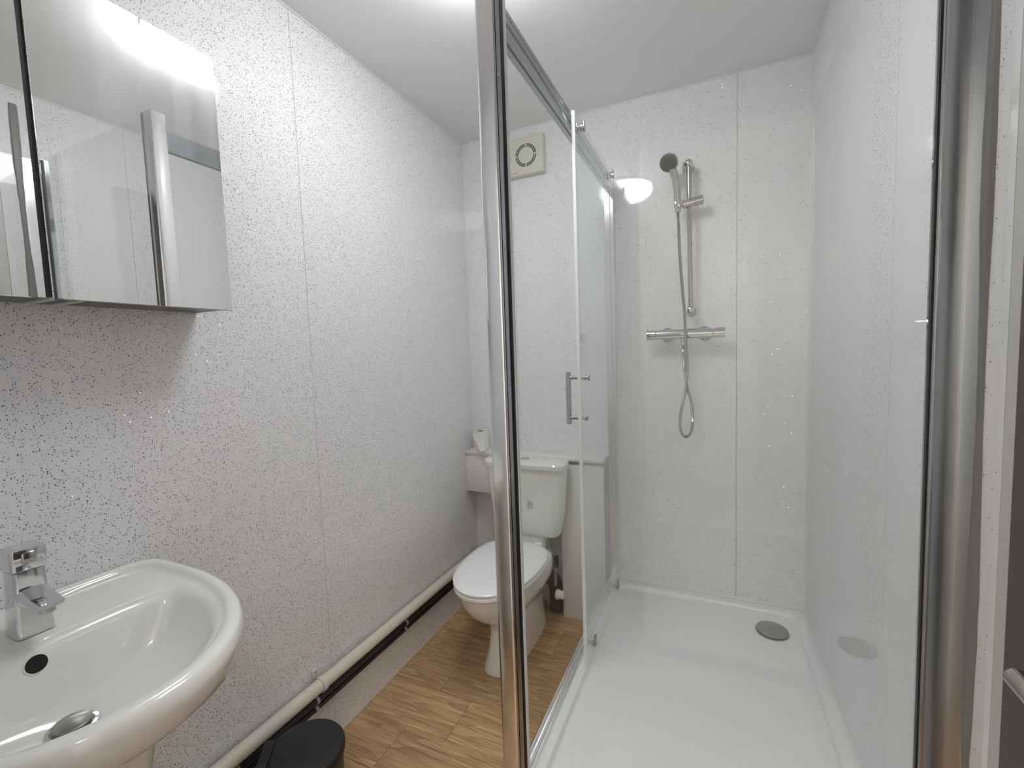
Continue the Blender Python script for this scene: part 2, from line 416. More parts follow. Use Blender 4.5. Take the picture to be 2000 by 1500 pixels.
obj('waste_ring', lathe(new(), (*dc, zz - .006), (0, 0, 1), [(0, .058), (.006, .059), (.0075, .057), (.0078, .054)], 48), CHROME_W, tray)
obj('waste_cover', lathe(new(), (*dc, zz), (0, 0, 1), [(0, .050), (.007, .0555), (.0095, .0555), (.0105, .053), (.011, .001)], 48), STEEL, tray, label='round brushed metal drain cover')
sc_ = new()
for a in (0, 2.1, 4.2): cyl(sc_, (dc[0] + .008 * math.cos(a), dc[1] + .008 * math.sin(a), zz + .010), (dc[0] + .008 * math.cos(a), dc[1] + .008 * math.sin(a), zz + .0116), .0015, 8)
obj('drain_holes', sc_, BLACK, tray)

# ================================================================== SHOWER ENCLOSURE
ZG = H + .822                               # top of the fixed glass
se = thing('shower_enclosure', 'chrome framed glass shower enclosure with sliding door', 'shower enclosure', (-.455, .91, ZT))
# corner post: broad outer face, then channel face, black seal
PY = .90
def prof_post():
    # x, y outline (counter clockwise) of the outer tube
    return [(-.472, PY + .004), (-.469, PY + .0008), (-.464, PY), (-.436, PY), (-.431, PY + .001), (-.4285, PY + .004), (-.4285, PY + .045), (-.472, PY + .045)]
obj('corner_post', extrude_profile(new(), prof_post(), 'z', ZT, ZG), ALU, se, angle=50)
b_ = new()
extrude_profile(b_, [(-.4285, PY + .003), (-.4275, PY + .0005), (-.4255, PY + .0005), (-.4248, PY + .004), (-.4248, PY + .04), (-.4285, PY + .04)], 'z', ZT, ZG)
obj('trim_strip', b_, CHROME, se)
obj('glass_channel', extrude_profile(new(), [(-.4248, PY + .005), (-.4238, PY + .0015), (-.4160, PY + .0015), (-.4145, PY + .003), (-.4145, PY + .03), (-.4248, PY + .03)], 'z', ZT, ZG), ALU_D, se)
for z in (H + .585, H - .10, H - .86): obj('screw', lathe(new(), (-.4195, PY + .0015, z), (0, -1, 0), [(0, .0035), (.001, .0035), (.0015, .002)], 12), CHROME, se)
obj('black_seal', box(new(), -.4145, -.4092, PY + .005, PY + .022, ZT, ZG, bev=.001), BLACK, se)
obj('seal_lip', box(new(), -.4092, -.4075, PY + .008, PY + .020, ZT, ZG), CLEARP, se)
obj('fixed_glass', box(new(), -.4075, .318, PY + .011, PY + .017, ZT + .012, ZG), GLASS, se)
obj('bottom_channel', box(new(), -.40, .33, PY + .003, PY + .027, ZT, ZT + .014, bev=.002), ALU, se)
# wall profile at the right; darker metal imitates a dark reflection in it
obj('wall_profile', extrude_profile(new(), [(.3085, PY + .006), (.3105, PY + .004), (.3365, PY + .004), (.3395, PY + .0045), (.3400, PY + .034), (.3085, PY + .034)], 'z', ZT, ZG + .003), ALU_D, se)
obj('profile_strip', box(new(), .3055, .3085, PY + .008, PY + .032, ZT, ZG + .003), CHROME, se)
obj('profile_seal', box(new(), .3030, .3055, PY + .0095, PY + .0185, ZT, ZG), BLACK, se)
obj('profile_cover', extrude_profile(new(), [(.3405, PY + .034), (.3385, PY + .003), (.3395, PY - .002), (.3425, PY - .030), (xr(.87) - .0005, PY - .036), (xr(.93) - .0005, PY + .034)], 'z', ZT - .02, ZG + .003), ALU, se)
# silicone run beside the profile, uneven; its dark grey stands for the shadow gap
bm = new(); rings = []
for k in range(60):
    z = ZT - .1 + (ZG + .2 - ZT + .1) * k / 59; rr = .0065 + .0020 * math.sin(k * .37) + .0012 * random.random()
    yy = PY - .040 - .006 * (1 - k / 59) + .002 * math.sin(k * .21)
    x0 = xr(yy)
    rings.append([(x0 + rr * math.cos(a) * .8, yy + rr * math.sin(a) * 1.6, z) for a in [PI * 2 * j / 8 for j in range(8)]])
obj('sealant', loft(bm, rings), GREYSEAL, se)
# top rail of the door side (runs to the back wall)
rp = [(-.462, H + .776), (-.436, H + .776), (-.434, H + .773), (-.434, H + .764), (-.4375, H + .762), (-.4375, H + .752), (-.431, H + .750), (-.431, H + .742), (-.4355, H + .740), (-.4355, H + .728), (-.430, H + .726), (-.430, H + .716), (-.432, H + .714), (-.439, H + .714), (-.440, H + .719), (-.447, H + .719), (-.448, H + .714), (-.462, H + .714)]
obj('top_rail', extrude_profile(new(), rp, 'y', PY + .045, YB - .002), ALU_D, se, angle=20)
br = [(-.470, ZT + .001), (-.470, ZT + .016), (-.467, ZT + .018), (-.462, ZT + .018), (-.460, ZT + .008), (-.456, ZT + .008), (-.454, ZT + .014), (-.449, ZT + .014), (-.447, ZT + .006), (-.440, ZT + .006), (-.438, ZT + .001)]
obj('bottom_rail', extrude_profile(new(), br, 'y', PY + .045, YB - .002), ALU, se, angle=20)
obj('back_profile', extrude_profile(new(), [(-.466, YB - .001), (-.466, YB - .022), (-.462, YB - .026), (-.440, YB - .026), (-.436, YB - .022), (-.432, YB - .022), (-.430, YB - .026), (-.424, YB - .026), (-.422, YB - .022), (-.422, YB - .001)], 'z', ZT, H + .765), ALU, se, angle=30)
# sliding door
GX0, GX1 = -.4190, -.4130; DY0, DY1 = 1.448, 2.075; DZ0, DZ1 = ZT + .010, H + .757
sd = obj('sliding_door', box(new(), GX0, GX1, DY0, DY1, DZ0, DZ1), GLASS_D, se, label='clear sliding glass door, pushed open')
obj('edge_seal', box(new(), GX0 - .0030, GX1 + .0022, DY0 - .006, DY0 + .002, DZ0, DZ1, bev=.001), EDGE, sd)
obj('clear_strip', box(new(), GX1, GX1 + .0035, DY0 + .002, DY0 + .014, DZ0, DZ1 - .02), CLEARP if False else GLASS, sd)
for yy in (1.52, 1.985):
    h = new(); cyl(h, (GX0 - .014, yy, H + .735), (GX0 + .001, yy, H + .735), .011, 20); cyl(h, (GX1 - .001, yy, H + .735), (GX1 + .012, yy, H + .735), .0125, 24, .002)
    box(h, GX1 + .010, GX1 + .0155, yy - .009, yy + .009, H + .718, H + .754, bev=.003)
    obj('roller', h, CHROME, sd)
for yy in (1.56, 1.985):
    h = new(); box(h, GX1, GX1 + .007, yy - .011, yy + .011, ZT + .010, ZT + .045, bev=.002); box(h, GX0 - .02, GX1, yy - .009, yy + .009, ZT + .012, ZT + .018, bev=.001)
    obj('door_guide', h, STEEL, sd)
HY = 1.497; hz0, hz1 = H - .262, H - .079; HX = -.470
dh = obj('door_handle', cyl(new(), (HX, HY, hz0), (HX, HY, hz1), .0092, 24, .001), CHROME_W, sd)
for i, zc in enumerate((H - .100, H - .240)):
    h = new(); cyl(h, (HX, HY, zc), (GX0, HY, zc), .0062, 16)
    cyl(h, (GX1, HY, zc), (GX1 + .006, HY, zc), .0085, 20)
    if i == 0: cyl(h, (GX1 + .006, HY, zc), (GX1 + .016, HY, zc), .0055, 16); cyl(h, (GX1 + .015, HY, zc), (GX1 + .019, HY, zc), .0115, 24, .001)
    else: cyl(h, (GX1 + .006, HY, zc), (GX1 + .011, HY, zc), .0075, 20, .001)
    obj('handle_post', h, CHROME_W, sd)

# ================================================================== SHOWER FITTINGS
bx0, bx1, bz, by = -.277, .031, H + .047, 2.030
bv = thing('shower_valve', 'chrome thermostatic bar shower valve with two knobs', 'shower valve', ((bx0 + bx1) / 2, YB, bz))
obj('valve_body', cyl(new(), (bx0 + .042, by, bz), (bx1 - .046, by, bz), .0205, 32, .001), CHROME, bv)
def knob(x0, x1, sgn):
    b = new(); cyl(b, (x0, by, bz), (x1, by, bz), .0212, 32, .002)
    return b
k1 = obj('valve_knob', knob(bx0, bx0 + .040, -1), CHROME, bv); k2 = obj('valve_knob', knob(bx1 - .044, bx1, 1), CHROME, bv)
obj('knob_button', box(new(), bx0 + .006, bx0 + .026, by - .006, by + .006, bz + .018, bz + .0235, bev=.002), CHROME, k1)
for x in (-.197, -.046):
    obj('wall_rose', lathe(new(), (x, YB, bz), (0, -1, 0), [(0, .031), (.008, .031), (.016, .027), (.022, .018), (.05, .016)], 32), CHROME_W, bv)
obj('hose_outlet', lathe(new(), (-.128, by, bz - .019), (0, 0, -1), [(0, .0095), (.010, .0095), (.011, .0115), (.024, .0115), (.026, .009), (.03, .009)], 16), CHROME, bv)

sr = thing('shower_rail', 'vertical chrome riser rail fixed above the bar valve', 'shower rail', (-.100, YB, H + .142))
ry = 2.035
obj('rail_tube', cyl(new(), (-.0985, ry, H + .145), (-.104, ry, H + .735), .0095, 20), RAILM, sr)
for z, x in ((H + .741, -.104), (H + .142, -.0985)):
    b = new(); lathe(b, (x, YB, z), (0, -1, 0), [(0, .020), (.004, .0205), (.012, .017), (.045, .015), (.068, .0165), (.078, .013), (.082, .004)], 24)
    if z > H + .5: box(b, x - .024, x - .014, ry - .012, ry + .005, z - .045, z + .005, bev=.004)
    obj('rail_bracket', b, CHROME, sr)
# slider
b = new(); hz = H + .580
cyl(b, (-.128, ry - .004, hz - .002), (-.058, ry - .004, hz + .006), .0165, 24, .003)
obj('slider', b, CHROME, sr)
b = new(); cyl(b, (-.084, ry - .004, hz + .003), (-.048, ry - .004, hz + .007), .0185, 24, .003); obj('slider_knob', b, CHROME_W, sr)
b = new(); box(b, -.160, -.126, ry - .036, ry - .004, hz - .017, hz + .014, bev=.006); obj('handset_holder', b, CHROME, sr)

hs = thing('shower_handset', 'grey faced chrome shower head in the rail holder', 'shower head', (-.145, 2.01, H + .57))
hc = Vector((-.176, 1.972, H + .735)); hd = Vector((-.20, -.80, -.42)).normalized()
pts = spline([(-.145, 2.012, H + .545), (-.146, 2.010, H + .585), (-.148, 2.004, H + .640), (-.156, 1.992, H + .690), (-.170, 1.985, H + .730)], .012)
obj('handle', tube(new(), pts, lambda i: .0105 + .0035 * math.sin(min(1, i / len(pts) * 1.2) * PI) + (.004 if i > len(pts) - 5 else 0), 16), CHROME_W, hs)
obj('head_shell', lathe(new(), hc - hd * .030, hd, [(0, .005), (.004, .020), (.012, .032), (.022, .0365), (.030, .0365), (.032, .034)], 32), mat('grey_chrome', (.40, .41, .42), .25, metal=.9), hs)
obj('spray_face', lathe(new(), hc + hd * .001, hd, [(0, .034), (.003, .0335), (.006, .028), (.008, .015), (.0085, .001)], 32), GREYP, hs)
b = new(); u = hd.cross(Vector((0, 0, 1))).normalized(); v = hd.cross(u)
for rr, n in ((.008, 6), (.016, 11), (.0245, 16)):
    for k in range(n):
        a = 2 * PI * k / n; p = hc + u * rr * math.cos(a) + v * rr * math.sin(a)
        cyl(b, p + hd * .004, p + hd * .0125, .0022, 6)
nz = obj('nozzles', b, GREYP, hs); nz['kind'] = 'stuff'

ho = spline([(-.145, 2.012, H + .548), (-.143, 2.014, H + .50), (-.139, 2.012, H + .38), (-.130, 2.008, H + .24), (-.121, 2.002, H + .13), (-.117, 1.995, H + .05), (-.114, 1.995, H - .03), (-.112, 2.005, H - .11),
             (-.119, 2.02, H - .185), (-.135, 2.03, H - .26), (-.1435, 2.035, H - .33), (-.139, 2.04, H - .375), (-.120, 2.045, H - .396), (-.101, 2.045, H - .375), (-.0925, 2.04, H - .325), (-.098, 2.035, H - .25), (-.112, 2.03, H - .185), (-.124, 2.03, H - .10), (-.129, 2.03, H - .03), (-.128, by, bz - .045)], .0022)
tag(obj('shower_hose', tube(new(), ho, lambda i: .0066 if i % 2 else .0052, 8), mat('hose_metal', (.42, .41, .40), .22, metal=1)),
    'long ribbed chrome shower hose looping below the bar valve', 'shower hose')

# ================================================================== EXTRACTOR FAN
fx, fz = -.835, H + .937; fy = YB
fan = thing('extractor_fan', 'square cream extractor fan high on back wall with ring slots', 'extractor fan', (fx, fy, fz))
s = .091
rg = []
for (i, y) in ((0, 0), (0, .020), (.002, .027), (.006, .0305)):
    rg.append([(x, fy - y, z) for x, z, _ in [(p[0], p[1], 0) for p in rrect(fx - s + i, fx + s - i, fz - s + i, fz + s - i, 0, .008 if i < .004 else .006)]])
obj('cover', loft(new(), rg), FANM, fan)
def arc_ring(bm, r0, r1, a0, a1, y0, y1, n=10):
    rings = []
    for k in range(n + 1):
        a = a0 + (a1 - a0) * k / n; c, s_ = math.cos(a), math.sin(a)
        rings.append([(fx + r0 * c, y0, fz + r0 * s_), (fx + r1 * c, y0, fz + r1 * s_), (fx + r1 * c, y1, fz + r1 * s_), (fx + r0 * c, y1, fz + r0 * s_)])
    return loft(bm, rings)
b = new()
for q in range(4):
    for r0, r1 in ((.0395, .0445), (.048, .053)):
        arc_ring(b, r0, r1, q * PI / 2 + .06, (q + 1) * PI / 2 - .06, fy - .0312, fy - .0300)
obj('vent_slots', b, DARKHOLE, fan)
def text_obj(body, size, m, parent, loc, rotm, name='lettering'):
    cu = bpy.data.curves.new('t', 'FONT'); cu.body = body; cu.size = size; cu.extrude = .0002; cu.shear = .25; cu.resolution_u = 2
    t = bpy.data.objects.new('t', cu); C.objects.link(t); bpy.context.view_layer.update()
    me = bpy.data.meshes.new_from_object(t); bpy.data.objects.remove(t)
    me.transform(Matrix.Translation(loc) @ rotm); me.transform(Matrix.Translation(-parent.location)); me.materials.clear(); me.materials.append(m)
    o = bpy.data.objects.new(name, me); C.objects.link(o); o.parent = parent; return o
RX = Matrix.Rotation(PI / 2, 4, 'X')
text_obj('manrose', .0105, PRINT, fan, Vector((fx - s + .012, fy - .0308, fz - s + .012)), RX)

# ================================================================== PIPE BOXING BEHIND THE TOILET
SZ = H - .512
bxg = thing('pipe_boxing', 'white painted pipe boxing with shelf behind the toilet', 'pipe boxing', (-.83, 2.05, 0))
box_obj('shelf', PAINT, bxg, XL + .001, -.472, 1.995, YB - .001, SZ - .016, SZ, bev=.002)
box_obj('front_board', PAINT, bxg, XL + .001, -.90, 2.003, 2.015, SZ - .215, SZ - .016, bev=.001)
box_obj('front_board', PAINT, bxg, -.90, -.70, 2.025, 2.035, SZ - .40, SZ - .016, bev=.001)
box_obj('side_board', PAINT, bxg, -.684, -.474, 2.008, 2.022, .002, SZ - .034, bev=.001)
box_obj('support_batten', mat('pinkish_batten', (.50, .42, .40), .5), bxg, -.70, -.474, 2.022, 2.04, SZ - .05, SZ - .016)

# ================================================================== TOILET
TX = -.826
toilet = thing('toilet', 'white close coupled toilet with closed lid', 'toilet', (TX, 1.70, 0))
SEATZ = H - .905
def egg(cx, y0, y1, hw, z, n=40, pf=2.1, pb=3.2, split=.55):
    """toilet outline: rounded front at y0, squarer back at y1"""
    ym = y0 + (y1 - y0) * split; pts = []
    for k in range(n):
        a = 2 * PI * k / n; c, s_ = math.cos(a), math.sin(a)
        p = pf if s_ < 0 else pb; L = (ym - y0) if s_ < 0 else (y1 - ym)
        x = hw * math.copysign(abs(c) ** (2 / p), c); y = L * math.copysign(abs(s_) ** (2 / p), s_)
        pts.append((cx + x, ym + y, z))
    return pts
# bowl and pedestal in one ceramic body
R = [egg(TX, 1.515, 2.000, .088, .001, pf=2.6), egg(TX, 1.517, 2.000, .086, .02, pf=2.6), egg(TX, 1.535, 1.99, .077, .08), egg(TX, 1.550, 1.99, .073, .15),
     egg(TX, 1.545, 1.99, .075, .19), egg(TX, 1.520, 1.99, .095, .215), egg(TX, 1.470, 1.985, .120, .25), egg(TX, 1.425, 1.98, .143, .29), egg(TX, 1.395, 1.96, .158, .335), egg(TX, 1.382, 1.94, .162, .375), egg(TX, 1.378, 1.92, .164, SEATZ - .022), egg(TX, 1.384, 1.915, .158, SEATZ - .018)]
obj('bowl', loft(new(), R), CERAM, toilet)
R = [egg(TX, 1.376, 1.865, .164, SEATZ - .017), egg(TX, 1.368, 1.87, .170, SEATZ - .013), egg(TX, 1.368, 1.87, .170, SEATZ - .003), egg(TX, 1.374, 1.865, .164, SEATZ)]
obj('seat', loft(new(), R), SEATM, toilet)
R = [egg(TX, 1.376, 1.855, .162, SEATZ + .002), egg(TX, 1.368, 1.86, .169, SEATZ + .005), egg(TX, 1.367, 1.86, .170, SEATZ + .012), egg(TX, 1.374, 1.855, .164, SEATZ + .018), egg(TX, 1.40, 1.84, .146, SEATZ + .0215), egg(TX, 1.48, 1.78, .09, SEATZ + .0235), egg(TX, 1.57, 1.70, .03, SEATZ + .024)]
obj('lid', loft(new(), R), SEATM, toilet)
for sx in (-.075, .075):
    obj('hinge', cyl(new(), (TX + sx - .018, 1.872, SEATZ + .006), (TX + sx + .018, 1.872, SEATZ + .006), .011, 16, .002), SEATM, toilet)
# cistern
CX, CZ0, CZ1 = -.823, H - .875, H - .545
def cring(hw, y0, y1, z, r): return rrect(CX - hw, CX + hw, y0, y1, z, r, 6)
R = [cring(.135, 1.905, 1.985, CZ0, .03), cring(.152, 1.893, 1.993, CZ0 + .006, .035), cring(.162, 1.885, 1.993, CZ0 + .022, .04), cring(.180, 1.872, 1.993, CZ0 + .12, .045), cring(.193, 1.862, 1.993, CZ1 - .06, .05), cring(.196, 1.860, 1.993, CZ1, .05)]
obj('cistern', loft(new(), R), CERAM, toilet)
R = [cring(.197, 1.857, 1.994, CZ1 + .001, .05), cring(.203, 1.848, 1.994, CZ1 + .004, .052), cring(.205, 1.845, 1.994, CZ1 + .012, .055), cring(.205, 1.845, 1.994, CZ1 + .024, .055), cring(.200, 1.851, 1.990, CZ1 + .031, .05), cring(.185, 1.866, 1.975, CZ1 + .034, .04)]
obj('cistern_lid', loft(new(), R), CERAM, toilet)
obj('flush_button', lathe(new(), (CX - .005, 1.925, CZ1 + .033), (0, 0, 1), [(0, .022), (.003, .022), (.005, .019), (.0055, .001)], 28), CHROME, toilet)
# neck between bowl and cistern
box_obj('neck', CERAM, toilet, TX - .085, TX + .085, 1.90, 1.985, .30, CZ0 + .004, bev=.015)
b = new()
for k, (w_, dx) in enumerate(((.022, 0), (.030, 0), (.030, -.003), (.026, 0), (.010, 0))):
    z = H - .700 - k * .0085
    x = CX + .024
    random.seed(k)
    while x < CX + .024 + w_:
        l = random.uniform(.002, .006); box(b, x + dx, x + dx + l, 1.8605, 1.8625, z, z + .0020); x += l + .0025
# printed regulation mark: follows the front of the cistern
for v_ in b.verts: v_.co.y += (v_.co.z - (CZ1 - .06)) * -.043
obj('printed_mark', b, PRINT2, toilet, smooth=False)

# pipework in the recess right of the toilet
fh = spline([(-.742, 1.95, CZ0 - .002), (-.735, 1.955, CZ0 - .06), (-.718, 1.965, CZ0 - .11), (-.708, 1.97, CZ0 - .15)], .004)
tag(obj('flexible_hose', tube(new(), fh, lambda i: .0065 if i % 2 else .0055, 8), CHROME_W), 'braided metal filling hose below the right of the cistern', 'hose')
b = new(); cyl(b, (-.708, 1.97, CZ0 - .20), (-.708, 1.97, CZ0 - .15), .009, 12); cyl(b, (-.708, 1.97, CZ0 - .185), (-.708, 1.97, CZ0 - .165), .013, 6)
cyl(b, (-.708, 1.97, CZ0 - .26), (-.708, 1.97, CZ0 - .19), .0075, 12)
tap_v = obj('isolating_valve', b, CHROME_W); tag(tap_v, 'small metal isolating valve under the cistern hose', 'valve')
hb = new(); box(hb, -.703, -.688, 1.950, 1.975, CZ0 - .165, CZ0 - .11, bev=.004); obj('lever', hb, BLACK, tap_v)
sp_pts = spline([(TX, 1.995, .20), (-.78, 2.045, .18), (-.745, 2.06, .14), (-.735, 2.06, .06), (-.735, 2.06, .0)], .01)
tag(obj('soil_pipe', tube(new(), sp_pts, .036, 16), SOIL), 'reddish brown soil pipe behind the toilet bowl', 'pipe')
wc = thing('waste_fitting', 'white plastic compression fitting low beside the pipe boxing', 'pipe fitting', (-.70, 1.985, .1))
obj('nut', lathe(new(), (-.712, 1.985, .125), (1, 0, 0), [(0, .021), (.003, .024), (.016, .024), (.018, .022)], 12), SEATM, wc)
obj('pipe', cyl(new(), (-.694, 1.985, .125), (-.67, 1.985, .125), .019, 20), SEATM, wc)
tag(obj('wood_block', box(new(), -.865, -.785, 2.005, 2.05, 0.001, .045, bev=.002), WOODB), 'small offcut of raw wood on the floor behind the toilet', 'wood block')

# toilet roll standing on the shelf
tr = thing('toilet_roll', 'part used white toilet roll standing on the boxing shelf', 'toilet roll', (-1.128, 2.045, SZ))
rx, ryy = -1.128, 2.045
b = new(); loft(b, [circle((rx, ryy, SZ + .001), .020, (0, 0, 1), 28), circle((rx, ryy, SZ + .001), .040, (0, 0, 1), 28), circle((rx, ryy, SZ + .099), .040, (0, 0, 1), 28), circle((rx, ryy, SZ + .099), .020, (0, 0, 1), 28)], closed=True)
obj('paper', b, PAPER, tr)
b = new(); loft(b, [circle((rx, ryy, SZ + .0015), .0185, (0, 0, 1), 24), circle((rx, ryy, SZ + .0015), .0198, (0, 0, 1), 24), circle((rx, ryy, SZ + .098), .0198, (0, 0, 1), 24), circle((rx, ryy, SZ + .098), .0185, (0, 0, 1), 24)], closed=True)
obj('core', b, CARD, tr)
# loose end hanging down to the right over the cistern lid
b = new(); rows = []
for k in range(9):
    t = k / 8; x = -1.128 + .028 + .050 * t; y = 2.004 - .06 * t - .004 * math.sin(t * PI); z0 = SZ + .095 - .075 * t; z1 = SZ + .004 - .02 * t + .03 * t
    rows.append([(x - .040 + .02 * t, y, max(z0 - .02, z1)), (x, y - .002, z0), (x, y - .0005, z0), (x - .040 + .02 * t, y + .0015, max(z0 - .02, z1))])
rows = []
for k in range(9):
    t = k / 8; z = SZ + .088 - .080 * t; xa = -1.158 + .062 * t; xb = -1.095 + .030 * t; y = 2.004 - .035 * t ** 1.5
    rows.append([(xa, y - .001, z), (xb, y - .001, z + .004), (xb, y + .0006, z + .004), (xa, y + .0006, z)])
obj('loose_sheet', loft(b, rows), PAPER, tr)

# ================================================================== PIPES ALONG THE LEFT WALL
PR = .021; pz = lambda y: H - 1.060 - .012 * (y - 1.0)
px = XL + .033
wp = thing('waste_pipe', 'long cream plastic waste pipe running low along the left wall', 'pipe', (px, 1.0, pz(1.0)))
obj('pipe', cyl(new(), (px, .30, pz(.30)), (px, YB - .01, pz(YB)), PR, 28), PIPEM, wp)
for yc in (.985,):
    b = new(); rings = []
    ct = Vector((px, yc, pz(yc)))
    for k in range(25):
        a = -1.9 + (2.05 + 1.9) * k / 24
        u_ = Vector((math.cos(a), 0, math.sin(a)))
        rings.append([ct + u_ * (PR + .0005) + Vector((0, s_, 0)) for s_ in (-.008, .008)] + [ct + u_ * (PR + .0035) + Vector((0, s_, 0)) for s_ in (.008, -.008)])
    loft(b, rings)
    box(b, XL, XL + .010, yc - .009, yc + .009, pz(yc) + PR - .006, pz(yc) + PR + .022, bev=.003)
    obj('pipe_clip', b, mat('white_clip', (.72, .68, .62), .4), wp)
    cb = new(); lathe(cb, (XL + .010, yc, pz(yc) + PR + .012), (1, 0, 0), [(0, .0045), (.001, .0045), (.0015, .002)], 10); obj('screw', cb, CHROME_W, wp)
for i, (dz, r, nm, dx) in enumerate(((-.0435, .0135, 'upper', .026), (-.0735, .0095, 'lower', .022))):
    f = lambda y: pz(y) + dz
    cpipe = thing('water_pipe', ['dark thin pipe directly under the cream waste pipe', 'lowest thin dark pipe on the left wall, clipped above floor'][i], 'pipe', (XL + dx, 1.0, f(1.0)), 'thin dark water pipes below the waste pipe')
    obj('pipe', cyl(new(), (XL + dx, .30, f(.30)), (XL + dx, YB - .012, f(YB)), r, 16), DARKP, cpipe)
    for yc in (.70 + .02 * i, .965, 1.42):
        b = new(); box(b, XL, XL + dx - r + .002, yc - .006, yc + .006, f(yc) - r, f(yc) + r); rings = []
        ct = Vector((XL + dx, yc, f(yc)))
        for k in range(15):
            a = PI - 2.7 + 5.4 * k / 14; u_ = Vector((-math.cos(a - PI), 0, math.sin(a - PI))) * -1
            u_ = Vector((math.cos(-2.3 + 4.6 * k / 14), 0, math.sin(-2.3 + 4.6 * k / 14)))
            rings.append([ct + u_ * (r + .0003) + Vector((0, s_, 0)) for s_ in (-.005, .005)] + [ct + u_ * (r + .002) + Vector((0, s_, 0)) for s_ in (.005, -.005)])
        loft(b, rings); obj('pipe_clip', b, mat('grey_clip', (.45, .44, .43), .4) if yc > .9 else STEEL, cpipe)

# ================================================================== PEDAL BIN
BX, BY, BR, BH = -1.000, .775, .098, .275
bn = thing('pedal_bin', 'small round black lidded bin on the floor beside the left wall', 'bin', (BX, BY, 0))
obj('bin_body', lathe(new(), (BX, BY, 0), (0, 0, 1), [(0, BR * .90), (.004, BR * .93), (.018, BR * .93), (.02, BR * .90), (BH - .035, BR * .97), (BH - .030, BR), (BH - .022, BR)], 48), BIN, bn)
obj('lid', lathe(new(), (BX, BY, BH - .020), (0, 0, 1), [(0, BR * 1.0), (.002, BR * 1.03), (.014, BR * 1.03), (.019, BR * 1.0), (.0205, BR * .95), (.021, .001)], 48), BIN, bn)
hdv = Vector((-.80, -.60, 0)).normalized()
b = new(); box(b, -.045, .045, -.014, .014, BH - .040, BH + .006, bev=.004)
bmesh.ops.transform(b, matrix=Matrix.Translation(Vector((BX, BY, 0)) + hdv * (BR * .98)) @ Matrix.Rotation(math.atan2(hdv.y, hdv.x) - PI / 2, 4, 'Z'), verts=b.verts[:])
hg = obj('hinge', b, BIN, bn)
b = new()
for k in (-1, 0, 1):
    c_ = Vector((BX, BY, BH - .016)) + hdv * (BR * .98 + .015) + Vector((-hdv.y, hdv.x, 0)) * (k * .012)
    cyl(b, c_ - hdv * .003, c_ + hdv * .001, .003, 8)
obj('hinge_pin', b, CHROME_W, hg)
pdv = -hdv
b = new(); box(b, -.02, .02, -.03, .01, .012, .02, bev=.003)
bmesh.ops.transform(b, matrix=Matrix.Translation(Vector((BX, BY, 0)) + pdv * (BR + .005)) @ Matrix.Rotation(math.atan2(pdv.y, pdv.x) + PI / 2, 4, 'Z'), verts=b.verts[:])
obj('pedal', b, BIN, bn)

# ================================================================== BASIN
BZ = H - .443; CYB = .315
basin = thing('wash_basin', 'white ceramic wash basin on a pedestal against the left wall', 'basin', (-.95, CYB, 0))
def D(x0, xm, x1, hw, z, n=64, pb=7, pf=2.15, zb=None):
    pts = []
    for k in range(n):
        a = 2 * PI * k / n; c, s_ = math.cos(a), math.sin(a)
        if c >= 0: x = xm + (x1 - xm) * abs(c) ** (2 / pf); y = hw * math.copysign(abs(s_) ** (2 / pf), s_)
        else: x = xm - (xm - x0) * abs(c) ** (2 / pb); y = hw * math.copysign(abs(s_) ** (2 / pb), s_)
        zz_ = z if zb is None else z + zb * max(0, min(1, (xm - .02 - x) / max(.001, (xm - .02 - x0))))
        pts.append((x, CYB + y, zz_))
    return pts
XW = XL + .001; XM = -1.055
R = [D(XW, XM, -.92, .10, BZ - .205), D(XW, XM, -.86, .145, BZ - .180), D(XW, XM, -.785, .188, BZ - .140), D(XW, XM, -.715, .225, BZ - .090), D(XW, XM, -.680, .244, BZ - .060),
     D(XW, XM, -.673, .247, BZ - .040), D(XW, XM, -.667, .250, BZ - .026), D(XW, XM, -.667, .2505, BZ - .014), D(XW, XM, -.672, .249, BZ - .005), D(XW + .003, XM, -.675, .247, BZ - .001), D(XW + .006, XM, -.688, .241, BZ),
     D(XW + .017, XM, -.698, .235, BZ - .001), D(XW + .021, XM, -.704, .230, BZ - .005), D(XW + .024, XM, -.708, .226, BZ - .011)]
R += [D(XW + .050, -1.02, -.712, .216, BZ - .0125), D(-1.040, -.975, -.717, .205, BZ - .0150, pb=5, pf=2.05), D(-1.026, -.965, -.722, .197, BZ - .020, pb=4.4, pf=2), D(-1.018, -.962, -.728, .190, BZ - .032, pb=4, pf=2),
      D(-1.010, -.958, -.738, .178, BZ - .058, pb=3.6, pf=2), D(-1.003, -.955, -.756, .160, BZ - .086, pb=3.2, pf=2), D(-.996, -.950, -.790, .130, BZ - .110, pb=2.6), D(-.985, -.945, -.835, .088, BZ - .128, pb=2.3), D(-.968, -.942, -.900, .040, BZ - .137, pb=2), D(-.963, -.942, -.92, .022, BZ - .142, pb=2)]
bs = obj('bowl', loft(new(), R), CERAM, basin, angle=60)
obj('waste_ring', lathe(new(), (-.942, CYB, BZ - .139), (0, 0, 1), [(0, .030), (.003, .033), (.0055, .032), (.006, .027), (.004, .024)], 36), CHROME, basin)
obj('plug', lathe(new(), (-.942, CYB, BZ - .136), (0, 0, 1), [(0, .021), (.006, .0245), (.009, .0245), (.0105, .022), (.012, .001)], 36), STEEL, basin, label='chrome click-clack plug')
